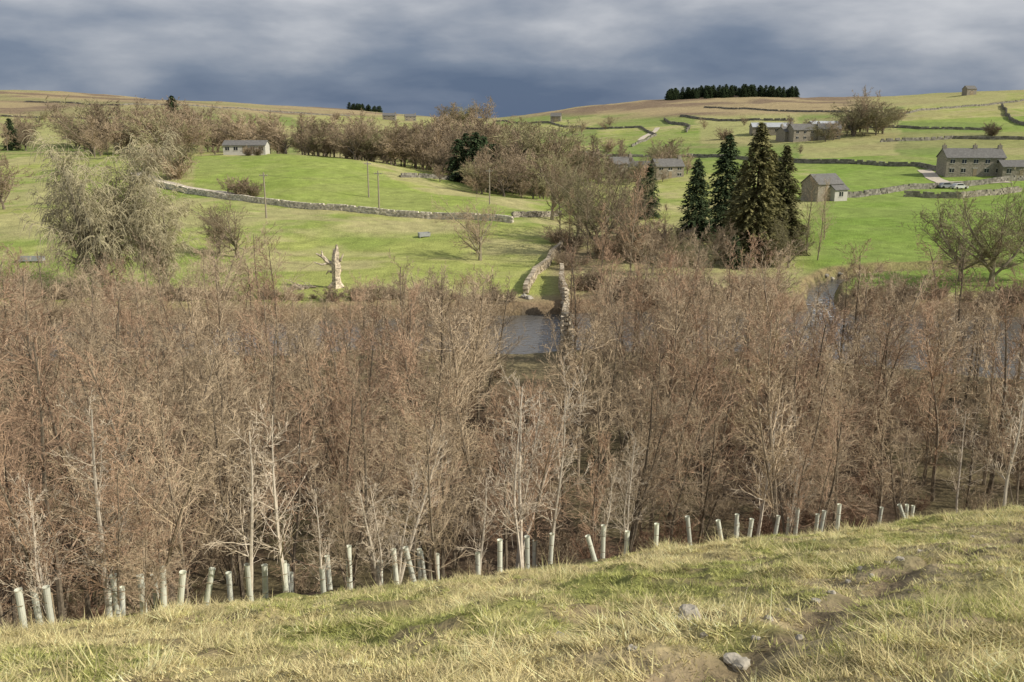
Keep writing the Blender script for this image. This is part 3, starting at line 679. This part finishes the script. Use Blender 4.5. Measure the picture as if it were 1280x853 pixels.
# ------------------------------------------------------------------ world, sun, camera
SUN=Vector((.78,-.24,.57)).normalized()
elev=math.asin(SUN.z)
w=bpy.data.worlds.new('World'); scene.world=w; w.use_nodes=True; nt=w.node_tree; N=nt.nodes; L=nt.links
bg=N['Background']; out=N['World Output']
sky=N.new('ShaderNodeTexSky'); sky.sky_type='NISHITA'; sky.sun_disc=False; sky.sun_elevation=elev; sky.sun_rotation=math.atan2(SUN.x,SUN.y)
L.new(sky.outputs[0],bg.inputs[0]); bg.inputs[1].default_value=.1
tc=N.new('ShaderNodeTexCoord'); sx=N.new('ShaderNodeSeparateXYZ'); L.new(tc.outputs['Generated'],sx.inputs[0])
mp=N.new('ShaderNodeMapping'); mp.inputs['Scale'].default_value=(1,1,3.2); mp.inputs['Location'].default_value=(.3,.1,.2); L.new(tc.outputs['Generated'],mp.inputs[0])
n1=N.new('ShaderNodeTexNoise'); n1.inputs['Scale'].default_value=4.6; n1.inputs['Detail'].default_value=8; n1.inputs['Roughness'].default_value=.5; n1.inputs['Distortion'].default_value=.1; L.new(mp.outputs[0],n1.inputs['Vector'])
g=N.new('ShaderNodeMapRange'); g.inputs[1].default_value=0; g.inputs[2].default_value=.13; g.inputs[3].default_value=-.15; g.inputs[4].default_value=.22; L.new(sx.outputs[2],g.inputs[0])
ab=N.new('ShaderNodeMath'); ab.operation='ABSOLUTE'; L.new(sx.outputs[0],ab.inputs[0])
g2=N.new('ShaderNodeMath'); g2.operation='MULTIPLY'; g2.inputs[1].default_value=.22; L.new(ab.outputs[0],g2.inputs[0])
ad0=N.new('ShaderNodeMath'); ad0.operation='ADD'; L.new(g.outputs[0],ad0.inputs[0]); L.new(g2.outputs[0],ad0.inputs[1])
ad=N.new('ShaderNodeMath'); ad.operation='ADD'; L.new(n1.outputs['Fac'],ad.inputs[0]); L.new(ad0.outputs[0],ad.inputs[1])
cr=N.new('ShaderNodeValToRGB'); e=cr.color_ramp.elements; e[0].position=.34; e[0].color=(.10,.145,.235,1); e[1].position=.88; e[1].color=(.64,.65,.68,1)
k=e.new(.52); k.color=(.19,.235,.32,1); k=e.new(.68); k.color=(.36,.39,.45,1)
L.new(ad.outputs[0],cr.inputs[0])
b2=N.new('ShaderNodeBackground'); L.new(cr.outputs[0],b2.inputs[0])
st=N.new('ShaderNodeMapRange'); st.inputs[1].default_value=.14; st.inputs[2].default_value=.4; st.inputs[3].default_value=1.0; st.inputs[4].default_value=1.0; L.new(sx.outputs[2],st.inputs[0]); L.new(st.outputs[0],b2.inputs[1])
mf=N.new('ShaderNodeMapRange'); mf.inputs[1].default_value=.2; mf.inputs[2].default_value=.5; mf.inputs[3].default_value=.95; mf.inputs[4].default_value=.7; L.new(sx.outputs[2],mf.inputs[0])
ms=N.new('ShaderNodeMixShader'); L.new(mf.outputs[0],ms.inputs[0]); L.new(bg.outputs[0],ms.inputs[1]); L.new(b2.outputs[0],ms.inputs[2]); L.new(ms.outputs[0],out.inputs[0])
ld=bpy.data.lights.new('sun','SUN'); ld.energy=5; ld.angle=R(.5); ld.color=(1,.93,.81); lo=bpy.data.objects.new('sun',ld); scene.collection.objects.link(lo)
lo.rotation_euler=(-SUN).to_track_quat('-Z','Y').to_euler()
cd=bpy.data.cameras.new('camera'); cam=bpy.data.objects.new('camera',cd); scene.collection.objects.link(cam); cam.location=(0,0,EYE); cam.rotation_euler=(R(90)-PIT,0,0)
cd.sensor_width=36; cd.lens=F/1280*36; cd.clip_end=12000; cd.clip_start=.1
scene.camera=cam
